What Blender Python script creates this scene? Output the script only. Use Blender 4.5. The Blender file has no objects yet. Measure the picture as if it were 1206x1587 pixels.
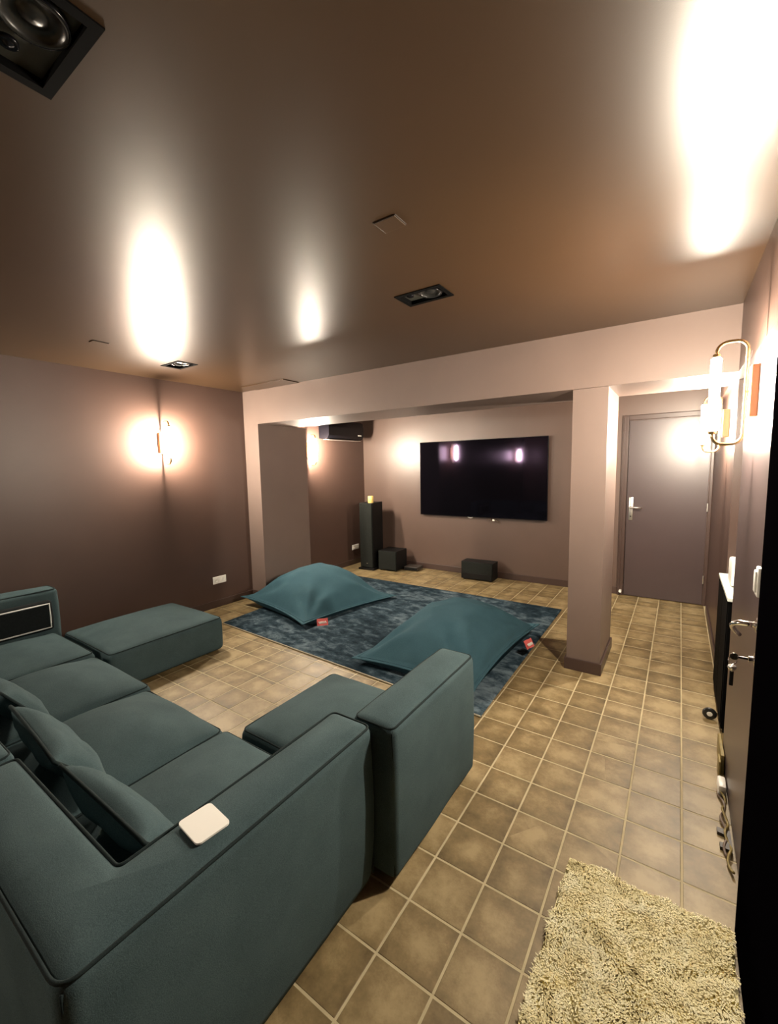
import bpy, math, random
from mathutils import Vector, Matrix, noise
random.seed(7)
S = bpy.context.scene
COL = S.collection
PI = math.pi

# ------------------------------------------------------------------ camera
F_PX, YAW, PITCH, ROLL, EYE = 662.19, 0.59758, -0.10540, -0.01897, 1.6
cam = bpy.data.cameras.new('camera')
cam.sensor_fit = 'HORIZONTAL'; cam.sensor_width = 36.0
cam.lens = F_PX / 1206 * 36.0
cam.clip_start = 0.02; cam.clip_end = 60
camo = bpy.data.objects.new('camera', cam); COL.objects.link(camo)
cy, sy = math.cos(YAW), math.sin(YAW)
fw = Vector((-sy * math.cos(PITCH), cy * math.cos(PITCH), math.sin(PITCH)))
rt = Vector((cy, sy, 0)); up = rt.cross(fw)
r2 = rt * math.cos(ROLL) + up * math.sin(ROLL)
u2 = -rt * math.sin(ROLL) + up * math.cos(ROLL)
mw = Matrix((r2, u2, -fw)).transposed().to_4x4()
mw.translation = Vector((0, 0, EYE))
camo.matrix_world = mw
S.camera = camo

# ------------------------------------------------------------------ world + exposure
wd = bpy.data.worlds.new('world'); S.world = wd; wd.use_nodes = True
wd.node_tree.nodes['Background'].inputs[0].default_value = (0.9, 0.85, 0.8, 1)
wd.node_tree.nodes['Background'].inputs[1].default_value = 0.0
S.view_settings.view_transform = 'Standard'
S.view_settings.look = 'None'
S.view_settings.gamma = 1.0
S.view_settings.use_curve_mapping = False
S.view_settings.exposure = 3.1
TUBE = 190.0                       # radiance of the lit lamp tubes
TUBE_COL = (1.0, 0.87, 0.70)
S.cycles.max_bounces = 10
S.cycles.diffuse_bounces = 6
S.cycles.sample_clamp_indirect = 6.0

# ------------------------------------------------------------------ materials
def new_mat(name):
    m = bpy.data.materials.new(name); m.use_nodes = True
    nt = m.node_tree; b = nt.nodes['Principled BSDF']
    return m, nt, b
def N(nt, t, **kw):
    n = nt.nodes.new(t)
    for k, v in kw.items():
        if k in n.inputs.keys(): n.inputs[k].default_value = v
        else: setattr(n, k, v)
    return n
def ramp(nt, fac, stops):
    r = nt.nodes.new('ShaderNodeValToRGB')
    e = r.color_ramp.elements
    while len(e) < len(stops): e.new(0.5)
    for el, (p, c) in zip(e, stops):
        el.position = p; el.color = (*c, 1)
    nt.links.new(fac, r.inputs[0]); return r
def plain(name, col, rough=0.5, metal=0.0, spec=0.5, bump=0.0, bscale=200.0, var=0.0, vscale=6.0, sheen=0.0, coat=0.0):
    m, nt, b = new_mat(name)
    b.inputs['Roughness'].default_value = rough
    b.inputs['Metallic'].default_value = metal
    b.inputs['Specular IOR Level'].default_value = spec
    b.inputs['Sheen Weight'].default_value = sheen
    b.inputs['Coat Weight'].default_value = coat
    tc = N(nt, 'ShaderNodeNewGeometry')
    n1 = N(nt, 'ShaderNodeTexNoise', Scale=vscale, Detail=5.0)
    nt.links.new(tc.outputs['Position'], n1.inputs['Vector'])
    lo = tuple(c * (1 - var) for c in col); hi = tuple(min(1, c * (1 + var)) for c in col)
    r = ramp(nt, n1.outputs[0], [(0.3, lo), (0.7, hi)])
    nt.links.new(r.outputs[0], b.inputs['Base Color'])
    if bump:
        n2 = N(nt, 'ShaderNodeTexNoise', Scale=bscale, Detail=3.0)
        nt.links.new(tc.outputs['Position'], n2.inputs['Vector'])
        bp = N(nt, 'ShaderNodeBump', Strength=bump, Distance=0.002)
        nt.links.new(n2.outputs[0], bp.inputs['Height'])
        nt.links.new(bp.outputs[0], b.inputs['Normal'])
    return m

PAINT = (0.078, 0.046, 0.036)
M = {}
M['wall'] = plain('wall_paint', PAINT, 0.38, spec=0.45, bump=0.10, bscale=320, var=0.05, vscale=2.5)
M['wall_tv'] = plain('wall_paint_front', (0.105, 0.068, 0.054), 0.38, spec=0.6, bump=0.10, bscale=320, var=0.05, vscale=2.5)
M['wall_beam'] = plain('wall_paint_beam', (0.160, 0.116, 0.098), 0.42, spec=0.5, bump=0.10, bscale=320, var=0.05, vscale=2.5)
M['ceiling'] = plain('ceiling_paint', (0.050, 0.027, 0.013), 0.325, spec=0.45, bump=0.035, bscale=260, var=0.05, vscale=2.0)
M['trim'] = plain('trim_paint', (0.058, 0.035, 0.029), 0.36, spec=0.5, bump=0.05, var=0.06)
M['door'] = plain('door_paint', (0.056, 0.038, 0.038), 0.34, spec=0.55, bump=0.04, bscale=120, var=0.05, vscale=3)
M['jamb'] = plain('black_frame_paint', (0.0012, 0.0010, 0.0014), 0.9, spec=0.0, bump=0.05, var=0.1)
M['grout'] = plain('grout', (0.50, 0.43, 0.27), 0.85, spec=0.2, bump=0.3, bscale=300, var=0.12, vscale=9)
M['black'] = plain('black_speaker_vinyl', (0.005, 0.005, 0.005), 0.5, spec=0.22, bump=0.12, bscale=500, var=0.1)
M['bezel'] = plain('black_bezel', (0.002, 0.002, 0.002), 0.8, spec=0.05, var=0.1)
M['grille'] = plain('grille_cloth', (0.015, 0.017, 0.015), 0.9, spec=0.15, bump=0.35, bscale=900, var=0.15, vscale=40)
M['gloss_black'] = plain('gloss_black', (0.004, 0.004, 0.006), 0.2, spec=0.3, var=0.05)
M['rubber'] = plain('rubber', (0.018, 0.018, 0.017), 0.32, spec=0.5, var=0.1)
M['cone'] = plain('driver_cone', (0.050, 0.050, 0.042), 0.35, spec=0.5, var=0.1, bump=0.05)
M['screen'] = plain('tv_screen', (0.002, 0.002, 0.003), 0.05, spec=0.3)
M['screen'].node_tree.nodes['Principled BSDF'].inputs['Specular Tint'].default_value = (0.75, 0.55, 1.0, 1)
M['white'] = plain('white_plastic', (0.90, 0.89, 0.83), 0.35, spec=0.5, var=0.03)
M['whitepaint'] = plain('white_lacquer', (0.72, 0.78, 0.72), 0.3, spec=0.5, var=0.03)
M['piping_white'] = plain('white_cord_trim', (0.75, 0.76, 0.74), 0.8, spec=0.2, var=0.05, bump=0.2)
M['chrome'] = plain('chrome', (0.80, 0.79, 0.77), 0.14, metal=1.0, var=0.02)
M['satin'] = plain('satin_nickel', (0.82, 0.80, 0.76), 0.30, metal=1.0, var=0.02)
M['brass'] = plain('brass', (0.86, 0.66, 0.36), 0.22, metal=1.0, var=0.04)
M['copper'] = plain('copper_plate', (0.30, 0.135, 0.055), 0.5, metal=0.15, var=0.04)
M['gold_card'] = plain('brass_sheet', (0.22, 0.165, 0.05), 0.4, metal=0.2, var=0.2, vscale=30)
M['wax'] = plain('candle_wax', (0.80, 0.58, 0.18), 0.5, spec=0.4, var=0.06)
M['cable'] = plain('cable', (0.16, 0.11, 0.08), 0.5, var=0.2)
M['darkbox'] = plain('dark_box', (0.040, 0.032, 0.026), 0.5, var=0.2)
M['tag'] = plain('red_tag', (0.60, 0.12, 0.11), 0.7, spec=0.2, var=0.06, vscale=40)
M['dark_cloth'] = plain('dark_cloth', (0.012, 0.015, 0.016), 0.85, spec=0.15, bump=0.3, bscale=700, var=0.15, vscale=60)
M['cream'] = plain('cream_binding', (0.42, 0.38, 0.28), 0.8, var=0.1, bump=0.2)

def fabric(name, lo, hi, scale=420.0, sheen=0.0, bump=0.35):
    m, nt, b = new_mat(name)
    tc = N(nt, 'ShaderNodeTexCoord')
    n1 = N(nt, 'ShaderNodeTexNoise', Scale=scale, Detail=2.0, Roughness=0.7)
    n2 = N(nt, 'ShaderNodeTexNoise', Scale=7.0, Detail=4.0)
    nt.links.new(tc.outputs['Object'], n1.inputs['Vector'])
    nt.links.new(tc.outputs['Object'], n2.inputs['Vector'])
    mx = N(nt, 'ShaderNodeMath', operation='MULTIPLY_ADD')
    nt.links.new(n2.outputs[0], mx.inputs[0]); mx.inputs[1].default_value = 0.35
    nt.links.new(n1.outputs[0], mx.inputs[2])
    r = ramp(nt, mx.outputs[0], [(0.48, lo), (0.88, hi)])
    nt.links.new(r.outputs[0], b.inputs['Base Color'])
    b.inputs['Roughness'].default_value = 0.9
    b.inputs['Specular IOR Level'].default_value = 0.15
    b.inputs['Sheen Weight'].default_value = sheen
    b.inputs['Sheen Roughness'].default_value = 0.5
    bp = N(nt, 'ShaderNodeBump', Strength=bump, Distance=0.0015)
    nt.links.new(n1.outputs[0], bp.inputs['Height']); nt.links.new(bp.outputs[0], b.inputs['Normal'])
    return m
M['sofa'] = fabric('sofa_weave', (0.038, 0.065, 0.073), (0.080, 0.124, 0.134))
M['sofa_seam'] = fabric('sofa_seam', (0.012, 0.020, 0.022), (0.022, 0.034, 0.035))
M['bag'] = fabric('beanbag_canvas', (0.030, 0.078, 0.104), (0.052, 0.116, 0.146), scale=300, sheen=0.0)

# tile: size and place come from the lattice, so every tile gets its own shade
TP = 0.1309192 * EYE
TX0, TY0 = -0.47717 * EYE, 0.88542 * EYE
def tile_mat():
    m, nt, b = new_mat('terracotta_tile')
    g = N(nt, 'ShaderNodeNewGeometry')
    sub = N(nt, 'ShaderNodeVectorMath', operation='SUBTRACT'); sub.inputs[1].default_value = (TX0, TY0, 0)
    nt.links.new(g.outputs['Position'], sub.inputs[0])
    sc = N(nt, 'ShaderNodeVectorMath', operation='SCALE'); sc.inputs['Scale'].default_value = 1 / TP
    nt.links.new(sub.outputs[0], sc.inputs[0])
    fl = N(nt, 'ShaderNodeVectorMath', operation='FLOOR'); nt.links.new(sc.outputs[0], fl.inputs[0])
    flm = N(nt, 'ShaderNodeVectorMath', operation='MULTIPLY'); flm.inputs[1].default_value = (1, 1, 0)
    nt.links.new(fl.outputs[0], flm.inputs[0])
    wn = N(nt, 'ShaderNodeTexWhiteNoise'); nt.links.new(flm.outputs[0], wn.inputs['Vector'])
    fr = N(nt, 'ShaderNodeVectorMath', operation='FRACTION'); nt.links.new(sc.outputs[0], fr.inputs[0])
    ctr = N(nt, 'ShaderNodeVectorMath', operation='DISTANCE'); ctr.inputs[1].default_value = (0.5, 0.5, 0)
    frm = N(nt, 'ShaderNodeVectorMath', operation='MULTIPLY'); frm.inputs[1].default_value = (1, 1, 0)
    nt.links.new(fr.outputs[0], frm.inputs[0]); nt.links.new(frm.outputs[0], ctr.inputs[0])
    # cloudy glaze: offset the noise by the tile's own random colour
    add = N(nt, 'ShaderNodeVectorMath', operation='MULTIPLY_ADD')
    add.inputs[1].default_value = (13, 13, 13)
    nt.links.new(wn.outputs['Color'], add.inputs[0]); nt.links.new(g.outputs['Position'], add.inputs[2])
    n1 = N(nt, 'ShaderNodeTexNoise', Scale=9.0, Detail=8.0, Roughness=0.68)
    nt.links.new(add.outputs[0], n1.inputs['Vector'])
    n2 = N(nt, 'ShaderNodeTexNoise', Scale=140.0, Detail=3.0)
    nt.links.new(g.outputs['Position'], n2.inputs['Vector'])
    e = N(nt, 'ShaderNodeMath', operation='MULTIPLY_ADD'); e.inputs[1].default_value = -0.46
    nt.links.new(ctr.outputs['Value'], e.inputs[0]); nt.links.new(n1.outputs[0], e.inputs[2])
    e2 = N(nt, 'ShaderNodeMath', operation='MULTIPLY_ADD'); e2.inputs[1].default_value = 0.22
    nt.links.new(wn.outputs['Value'], e2.inputs[0]); nt.links.new(e.outputs[0], e2.inputs[2])
    e3 = N(nt, 'ShaderNodeMath', operation='MULTIPLY_ADD'); e3.inputs[1].default_value = 0.10
    nt.links.new(n2.outputs[0], e3.inputs[0]); nt.links.new(e2.outputs[0], e3.inputs[2])
    r = ramp(nt, e3.outputs[0], [(0.22, (0.112, 0.076, 0.028)), (0.46, (0.215, 0.154, 0.066)), (0.70, (0.365, 0.278, 0.140))])
    nt.links.new(r.outputs[0], b.inputs['Base Color'])
    b.inputs['Roughness'].default_value = 0.5
    b.inputs['Specular IOR Level'].default_value = 0.6
    bp = N(nt, 'ShaderNodeBump', Strength=0.15, Distance=0.003)
    nt.links.new(n1.outputs[0], bp.inputs['Height']); nt.links.new(bp.outputs[0], b.inputs['Normal'])
    return m
M['tile'] = tile_mat()

def rug_mat():
    m, nt, b = new_mat('blue_rug')
    g = N(nt, 'ShaderNodeNewGeometry')
    mp = N(nt, 'ShaderNodeMapping'); mp.inputs['Scale'].default_value = (1.0, 1.6, 1)
    mp.inputs['Rotation'].default_value = (0, 0, 0.5)
    n0 = N(nt, 'ShaderNodeTexNoise', Scale=0.9, Detail=2.0)
    nt.links.new(g.outputs['Position'], n0.inputs['Vector'])
    nt.links.new(g.outputs['Position'], mp.inputs['Vector'])
    n1 = N(nt, 'ShaderNodeTexNoise', Scale=7.5, Detail=6.0, Roughness=0.66, Distortion=0.3)
    nt.links.new(mp.outputs[0], n1.inputs['Vector'])
    n2 = N(nt, 'ShaderNodeTexNoise', Scale=90.0, Detail=3.0)
    nt.links.new(g.outputs['Position'], n2.inputs['Vector'])
    mm = N(nt, 'ShaderNodeMath', operation='MULTIPLY_ADD'); mm.inputs[1].default_value = 0.95
    nt.links.new(n0.outputs[0], mm.inputs[0]); nt.links.new(n1.outputs[0], mm.inputs[2])
    ms = N(nt, 'ShaderNodeMath', operation='MULTIPLY'); ms.inputs[1].default_value = 0.6
    nt.links.new(mm.outputs[0], ms.inputs[0])
    r = ramp(nt, ms.outputs[0], [(0.49, (0.009, 0.019, 0.028)), (0.575, (0.028, 0.050, 0.068)), (0.70, (0.130, 0.178, 0.210))])
    nt.links.new(r.outputs[0], b.inputs['Base Color'])
    b.inputs['Roughness'].default_value = 0.95
    b.inputs['Specular IOR Level'].default_value = 0.1
    bp = N(nt, 'ShaderNodeBump', Strength=0.5, Distance=0.004)
    nt.links.new(n2.outputs[0], bp.inputs['Height']); nt.links.new(bp.outputs[0], b.inputs['Normal'])
    return m
M['rug'] = rug_mat()
def shag_mat():
    m, nt, b = new_mat('beige_shag')
    g = N(nt, 'ShaderNodeNewGeometry')
    n1 = N(nt, 'ShaderNodeTexNoise', Scale=14.0, Detail=7.0, Roughness=0.7, Distortion=0.8)
    nt.links.new(g.outputs['Position'], n1.inputs['Vector'])
    r = ramp(nt, n1.outputs[0], [(0.32, (0.46, 0.38, 0.18)), (0.44, (0.86, 0.78, 0.47)), (0.66, (0.95, 0.91, 0.66))])
    nt.links.new(r.outputs[0], b.inputs['Base Color'])
    b.inputs['Roughness'].default_value = 0.9
    b.inputs['Specular IOR Level'].default_value = 0.1
    return m
M['shag'] = shag_mat()
def tube_mat():
    m, nt, b = new_mat('lit_tube')
    b.inputs['Base Color'].default_value = (0.9, 0.88, 0.82, 1)
    b.inputs['Emission Color'].default_value = (*TUBE_COL, 1)
    b.inputs['Emission Strength'].default_value = TUBE
    return m
M['tube'] = tube_mat()

# ------------------------------------------------------------------ mesh helpers
class MB:
    def __init__(s): s.v = []; s.f = []
    def add(s, vs, fs):
        o = len(s.v); s.v += [tuple(p) for p in vs]; s.f += [tuple(i + o for i in f) for f in fs]; return s
    def box(s, x0, x1, y0, y1, z0, z1, ch=0.0):
        if ch <= 0:
            vs = [(x, y, z) for z in (z0, z1) for y in (y0, y1) for x in (x0, x1)]
            return s.add(vs, [(0, 2, 3, 1), (4, 5, 7, 6), (0, 1, 5, 4), (2, 6, 7, 3), (0, 4, 6, 2), (1, 3, 7, 5)])
        import bmesh
        bm = bmesh.new()
        vs = [bm.verts.new((x, y, z)) for z in (z0, z1) for y in (y0, y1) for x in (x0, x1)]
        for f in [(0, 2, 3, 1), (4, 5, 7, 6), (0, 1, 5, 4), (2, 6, 7, 3), (0, 4, 6, 2), (1, 3, 7, 5)]:
            bm.faces.new([vs[i] for i in f])
        bmesh.ops.bevel(bm, geom=bm.edges[:], offset=ch, segments=2, profile=0.5, affect='EDGES')
        bm.verts.index_update()
        s.add([v.co[:] for v in bm.verts], [[v.index for v in f.verts] for f in bm.faces]); bm.free(); return s
    def tube(s, path, r, seg=8, closed=False, caps=True):
        P = [Vector(p) for p in path]; n = len(P); vs = []; fs = []
        t0 = None; nrm = None
        for i in range(n):
            if closed: t = (P[(i + 1) % n] - P[i - 1]).normalized()
            else: t = (P[min(i + 1, n - 1)] - P[max(i - 1, 0)]).normalized()
            if nrm is None:
                a = Vector((0, 0, 1)) if abs(t.z) < 0.9 else Vector((1, 0, 0))
                nrm = (a - t * a.dot(t)).normalized()
            else:
                nrm = (nrm - t * nrm.dot(t)).normalized()
            bn = t.cross(nrm)
            rr = r[i] if isinstance(r, (list, tuple)) else r
            for k in range(seg):
                a = 2 * PI * k / seg
                vs.append(P[i] + nrm * (rr * math.cos(a)) + bn * (rr * math.sin(a)))
        for i in range(n if closed else n - 1):
            j = (i + 1) % n
            for k in range(seg):
                k2 = (k + 1) % seg
                fs.append((i * seg + k, i * seg + k2, j * seg + k2, j * seg + k))
        if caps and not closed:
            fs.append(tuple(range(seg - 1, -1, -1))); fs.append(tuple((n - 1) * seg + k for k in range(seg)))
        return s.add(vs, fs)
    def lathe(s, prof, c=(0, 0, 0), axis='z', seg=24, flip=1):
        vs = []; fs = []
        for (r, h) in prof:
            for k in range(seg):
                a = 2 * PI * k / seg; p, q = r * math.cos(a), r * math.sin(a)
                if axis == 'z': vs.append((c[0] + p, c[1] + q, c[2] + h * flip))
                elif axis == 'x': vs.append((c[0] + h * flip, c[1] + p, c[2] + q))
                else: vs.append((c[0] + p, c[1] + h * flip, c[2] + q))
        for i in range(len(prof) - 1):
            for k in range(seg):
                k2 = (k + 1) % seg
                fs.append((i * seg + k, i * seg + k2, (i + 1) * seg + k2, (i + 1) * seg + k))
        if prof[0][0] > 1e-6: fs.append(tuple(range(seg - 1, -1, -1)))
        if prof[-1][0] > 1e-6: fs.append(tuple((len(prof) - 1) * seg + k for k in range(seg)))
        return s.add(vs, fs)
    def prism(s, poly, z0, z1):
        n = len(poly)
        vs = [(x, y, z0) for x, y in poly] + [(x, y, z1) for x, y in poly]
        return s.add(vs, [tuple(range(n - 1, -1, -1)), tuple(range(n, 2 * n))] + [(i, (i + 1) % n, n + (i + 1) % n, n + i) for i in range(n)])

WL = {}
def obj(name, mb, mat, parent=None, smooth=False, origin=None, local=False):
    base = Vector((0, 0, 0))
    if parent is not None and not local: base = WL[parent.name]
    if parent is None:
        if origin is None:
            xs = [v[0] for v in mb.v]; ys = [v[1] for v in mb.v]; zs = [v[2] for v in mb.v]
            base = Vector(((min(xs) + max(xs)) / 2, (min(ys) + max(ys)) / 2, min(zs)))
        else: base = Vector(origin)
    me = bpy.data.meshes.new(name)
    me.from_pydata([tuple(Vector(v) - base) for v in mb.v], [], mb.f)
    me.validate(); me.update()
    import bmesh
    bm = bmesh.new(); bm.from_mesh(me); bmesh.ops.recalc_face_normals(bm, faces=bm.faces[:]); bm.to_mesh(me); bm.free()
    if smooth:
        for p in me.polygons: p.use_smooth = True
        if smooth != 'all':
            try: me.set_sharp_from_angle(angle=math.radians(40))
            except Exception: pass
    me.materials.append(M[mat])
    o = bpy.data.objects.new(name, me); COL.objects.link(o)
    if parent is not None:
        o.parent = parent; WL[o.name] = base
    else:
        o.location = base; WL[o.name] = base
    return o
def tag(o, label, cat, group=None):
    o['label'] = label; o['category'] = cat
    if group: o['group'] = group
    return o
def thing(name, label, cat, loc, rz=0.0, group=None):
    o = bpy.data.objects.new(name, None); COL.objects.link(o)
    o.empty_display_size = 0.1
    o.location = loc; o.rotation_euler = (0, 0, rz)
    WL[o.name] = Vector(loc)
    return tag(o, label, cat, group)
def struct(name, mb, mat, parent=None, smooth=False):
    o = obj(name, mb, mat, parent, smooth)
    if parent is None: o['kind'] = 'structure'
    return o
def copy_tree(o, parent=None):
    c = o.copy(); COL.objects.link(c)
    if parent is not None: c.parent = parent
    for ch in list(o.children): copy_tree(ch, c)
    return c

# ------------------------------------------------------------------ room shell
XL, XR, YF, YB, ZC = -4.43, 0.27, 5.78, -3.3, 2.53
BY0, BY1, BZ = 3.40, 4.02, 2.135          # the dropped beam across the room
T = 0.2
struct('wall_left', MB().box(XL - T, XL, YB - T, YF + T, 0, ZC), 'wall')
struct('wall_back', MB().box(XL, XR + T, YB - T, YB, 0, ZC), 'wall')
struct('wall_front', MB().box(XL, XR + T + 0.1, YF, YF + T, 0, ZC), 'wall_tv')
NY0, NY1, NX = 2.80, 3.74, 0.44           # niche in the right wall
wr = MB()
wr.box(XR, 0.60, YB, NY0, 0, ZC)
wr.box(NX, 0.60, NY0, NY1, 0, BZ)
wr.box(XR, 0.60, NY0, NY1, BZ, ZC)
wr.box(0.30, 0.60, NY1, YF, 0, BZ)
wr.box(XR, 0.60, NY1, YF, BZ, ZC)
struct('wall_right', wr, 'wall')
# beam with pilaster on the left and free pillar on the right: one plastered portal
PX0, PX1, PY0, PY1 = -0.676, -0.440, 3.45, 4.02
wm = MB()
wm.box(XL, XR, BY0, BY1, BZ, ZC)
wm.box(XL, -4.175, BY0, 4.19, 0, BZ)
wm.box(PX0, PX1, BY0 + 0.03, BY1 + 0.0, 0, BZ)
struct('wall_middle', wm, 'wall_beam')

# ceiling with the speaker cut-outs
SPK = [(-1.336, -1.047, 0.328, 0.500), (-1.342, -1.070, 2.070, 2.237), (-3.842, -3.570, 2.104, 2.280)]
xs = sorted({XL - T, 0.6} | {a for s_ in SPK for a in s_[:2]}); ys = sorted({YB - T, YF + T} | {a for s_ in SPK for a in s_[2:]})
ce = MB()
for i in range(len(xs) - 1):
    for j in range(len(ys) - 1):
        cx, cyy = (xs[i] + xs[i + 1]) / 2, (ys[j] + ys[j + 1]) / 2
        if any(a < cx < b and c < cyy < d for a, b, c, d in SPK): continue
        ce.box(xs[i], xs[i + 1], ys[j], ys[j + 1], ZC, ZC + 0.16)
struct('ceiling', ce, 'ceiling')

# floor slab of grout with the tiles as pieces
floor = struct('floor', MB().box(XL - T, 0.6, YB - T, YF + T, -0.12, -0.0014), 'grout')
def project(x, y, z):
    d = Vector((x, y, z - EYE)); w = d.dot(fw)
    if w < 0.05: return None
    return 603 + F_PX * d.dot(r2) / w, 793.5 - F_PX * d.dot(u2) / w
RUG = [(-3.90, 2.590), (-0.985, 2.440), (-1.010, 4.815), (-4.02, 4.835)]
def hidden(x, y):
    h = TP * 0.5
    def inside(x0, x1, y0, y1): return x0 < x - h and x + h < x1 and y0 < y - h and y + h < y1
    return (inside(-4.0, -1.0, 2.55, 4.83) or inside(-4.43, -3.42, -1, 2.3) or inside(-4.43, -1.05, -1, 1.12)
            or inside(-1.68, -0.86, 1.0, 1.95) or inside(-1.10, -0.92, 0.2, 1.2) or inside(-0.31, 0.23, 0.3, 1.70)
            or y > YF - 0.02 or x < XL + 0.0 or x > XR + 0.05)
def tile_verts(mb, x, y, z):
    a = TP / 2 - 0.0040; c = 0.0014; b = a - c
    t = z - 0.0010
    vs = [(x + sx * a, y + sy_ * a, -0.0035) for sx, sy_ in ((-1, -1), (1, -1), (1, 1), (-1, 1))]
    vs += [(x + sx * a, y + sy_ * a, t) for sx, sy_ in ((-1, -1), (1, -1), (1, 1), (-1, 1))]
    vs += [(x + sx * b, y + sy_ * b, z) for sx, sy_ in ((-1, -1), (1, -1), (1, 1), (-1, 1))]
    fs = [(8, 9, 10, 11)]
    for i in range(4):
        j = (i + 1) % 4
        fs += [(i, j, 4 + j, 4 + i), (4 + i, 4 + j, 8 + j, 8 + i)]
    mb.add(vs, fs)
cand, rest = [], []
for i in range(-18, 5):
    for j in range(-22, 22):
        x, y = TX0 + (i + 0.5) * TP, TY0 + (j + 0.5) * TP
        if y > YF + 0.08 or y < YB: continue
        vis = False; area = 0
        if y > 0.4 and not hidden(x, y):
            q = [project(x + sx * TP / 2, y + s2 * TP / 2, 0) for sx, s2 in ((-1, -1), (1, -1), (1, 1), (-1, 1))]
            if all(q) and any(-10 < p[0] < 1216 and -10 < p[1] < 1597 for p in q):
                vis = True
                area = abs(sum(q[k][0] * q[(k + 1) % 4][1] - q[(k + 1) % 4][0] * q[k][1] for k in range(4))) / 2
        (cand if vis else rest).append((area, x, y))
cand.sort(reverse=True)
rest += cand[298:]; cand = cand[:298]
tm = MB(); tile_verts(tm, 0, 0, 0.0)
proto = None
for a, x, y in cand:
    z = random.uniform(-0.0006, 0.0)
    if proto is None:
        proto = obj('tile', tm, 'tile', floor, local=True); o = proto
    else:
        o = proto.copy(); COL.objects.link(o); o.parent = floor
    o.location = Vector((x, y, z)) - WL['floor']
    o.rotation_euler = (random.uniform(-0.0015, 0.0015), random.uniform(-0.0015, 0.0015), random.uniform(-0.003, 0.003))
tf = MB()
for a, x, y in rest: tile_verts(tf, x, y, random.uniform(-0.0006, 0))
o = obj('tile_field', tf, 'tile', floor); o['kind'] = 'stuff'

# baseboards
def base(name, segs, h=0.085):
    mb = MB()
    for (x0, x1, y0, y1) in segs: mb.box(x0, x1, y0, y1, 0, h, 0.004)
    return struct(name, mb, 'trim')
bt = 0.014
base('baseboard_left', [(XL, XL + bt, YB, BY0), (XL, XL + bt, 4.19, YF)])
base('baseboard_front', [(XL + bt, -0.575, YF - bt, YF)])
base('baseboard_right', [(0.30 - bt, 0.30, NY1 + 0.0, 5.50), (XR - bt, XR, YB, 1.10)])
base('baseboard_pilaster', [(XL, -4.175 + bt, BY0 - bt, BY0), (-4.175, -4.175 + bt, BY0, 4.19)])
base('baseboard_pillar', [(PX0 - bt, PX1 + bt, BY0 + 0.03 - bt, BY0 + 0.03), (PX0 - bt, PX0, BY0 + 0.03, BY1), (PX1, PX1 + bt, BY0 + 0.03, BY1), (PX0 - bt, PX1 + bt, BY1, BY1 + bt)], 0.092)

# far door in the corridor
d1 = struct('door_1', MB().box(-0.505, 0.262, YF - 0.026, YF, 0.008, 2.075, 0.003), 'door')
fr = MB()
fr.box(-0.575, -0.512, YF - 0.036, YF, 0, 2.140, 0.006); fr.box(0.268, 0.300, YF - 0.036, YF, 0, 2.140, 0.006)
fr.box(-0.512, 0.268, YF - 0.036, YF, 2.083, 2.140, 0.006)
obj('door_frame', fr, 'trim', d1)
st = MB().box(-0.562, -0.548, YF - 0.045, YF - 0.034, 0, 2.12, 0.003)
obj('frame_bead', st, 'trim', d1)
hp = obj('handle_plate', MB().box(-0.482, -0.438, YF - 0.036, YF - 0.024, 0.92, 1.19, 0.005), 'satin', d1, True)
lv = MB().tube([(-0.460, YF - 0.030, 1.075), (-0.460, YF - 0.075, 1.075), (-0.452, YF - 0.085, 1.075), (-0.42, YF - 0.088, 1.075), (-0.345, YF - 0.086, 1.070)], [0.011, 0.011, 0.011, 0.010, 0.009], 12)
obj('lever', lv, 'satin', hp, 'all')
obj('keyhole', MB().lathe([(0.0, 0.001), (0.008, 0.001), (0.008, 0)], (-0.460, YF - 0.036, 0.965), 'y', 12, -1), 'black', hp)
hg = MB()
for z in (0.25, 1.05, 1.85): hg.lathe([(0.007, 0), (0.007, 0.09)], (0.264, YF - 0.040, z), 'z', 10)
obj('hinge', hg, 'satin', d1, True)
tag(obj('door_stop', MB().lathe([(0.0, 0.0), (0.014, 0.0), (0.016, 0.01), (0.012, 0.05), (0.015, 0.058), (0.0, 0.06)], (-0.535, YF - 0.042, 0.060), 'y', 14, -1), 'white', None, True),
    'small pale door stop low on the frame left of the far door', 'door stop')

# near door on the right with black frame
d2 = struct('door_2', MB().box(XR - 0.016, XR, 1.815, 2.765, 0.012, 2.075, 0.003), 'door')
struct('trim_1', MB().box(0.222, XR, 1.10, 1.722, 0, 2.16, 0.004).box(0.246, XR, 1.722, 1.800, 0, 2.16, 0.004), 'jamb')
rs = obj('handle_rosette', MB().lathe([(0.026, 0), (0.026, 0.008), (0.022, 0.010), (0.0, 0.010)], (XR - 0.016, 1.925, 1.020), 'x', 24, -1), 'chrome', d2, True)
lv = MB().tube([(0.250, 1.925, 1.020), (0.222, 1.925, 1.021), (0.200, 1.928, 1.020), (0.187, 1.935, 1.014), (0.182, 1.945, 1.003), (0.185, 1.955, 0.990), (0.195, 1.965, 0.975), (0.208, 1.975, 0.960)], [0.011, 0.0105, 0.010, 0.0095, 0.009, 0.0085, 0.008, 0.0075], 12)
obj('lever', lv, 'chrome', rs, 'all')
ck = obj('lock_cylinder', MB().lathe([(0.024, 0), (0.024, 0.006), (0.012, 0.009), (0.012, 0.022), (0.0, 0.022)], (XR - 0.016, 1.925, 0.893), 'x', 20, -1), 'chrome', d2, True)
k = thing('key_bunch', 'chrome key with a ring and dark fob hanging in the lock of the near door', 'keys', (0.22, 1.925, 0.781))
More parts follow.
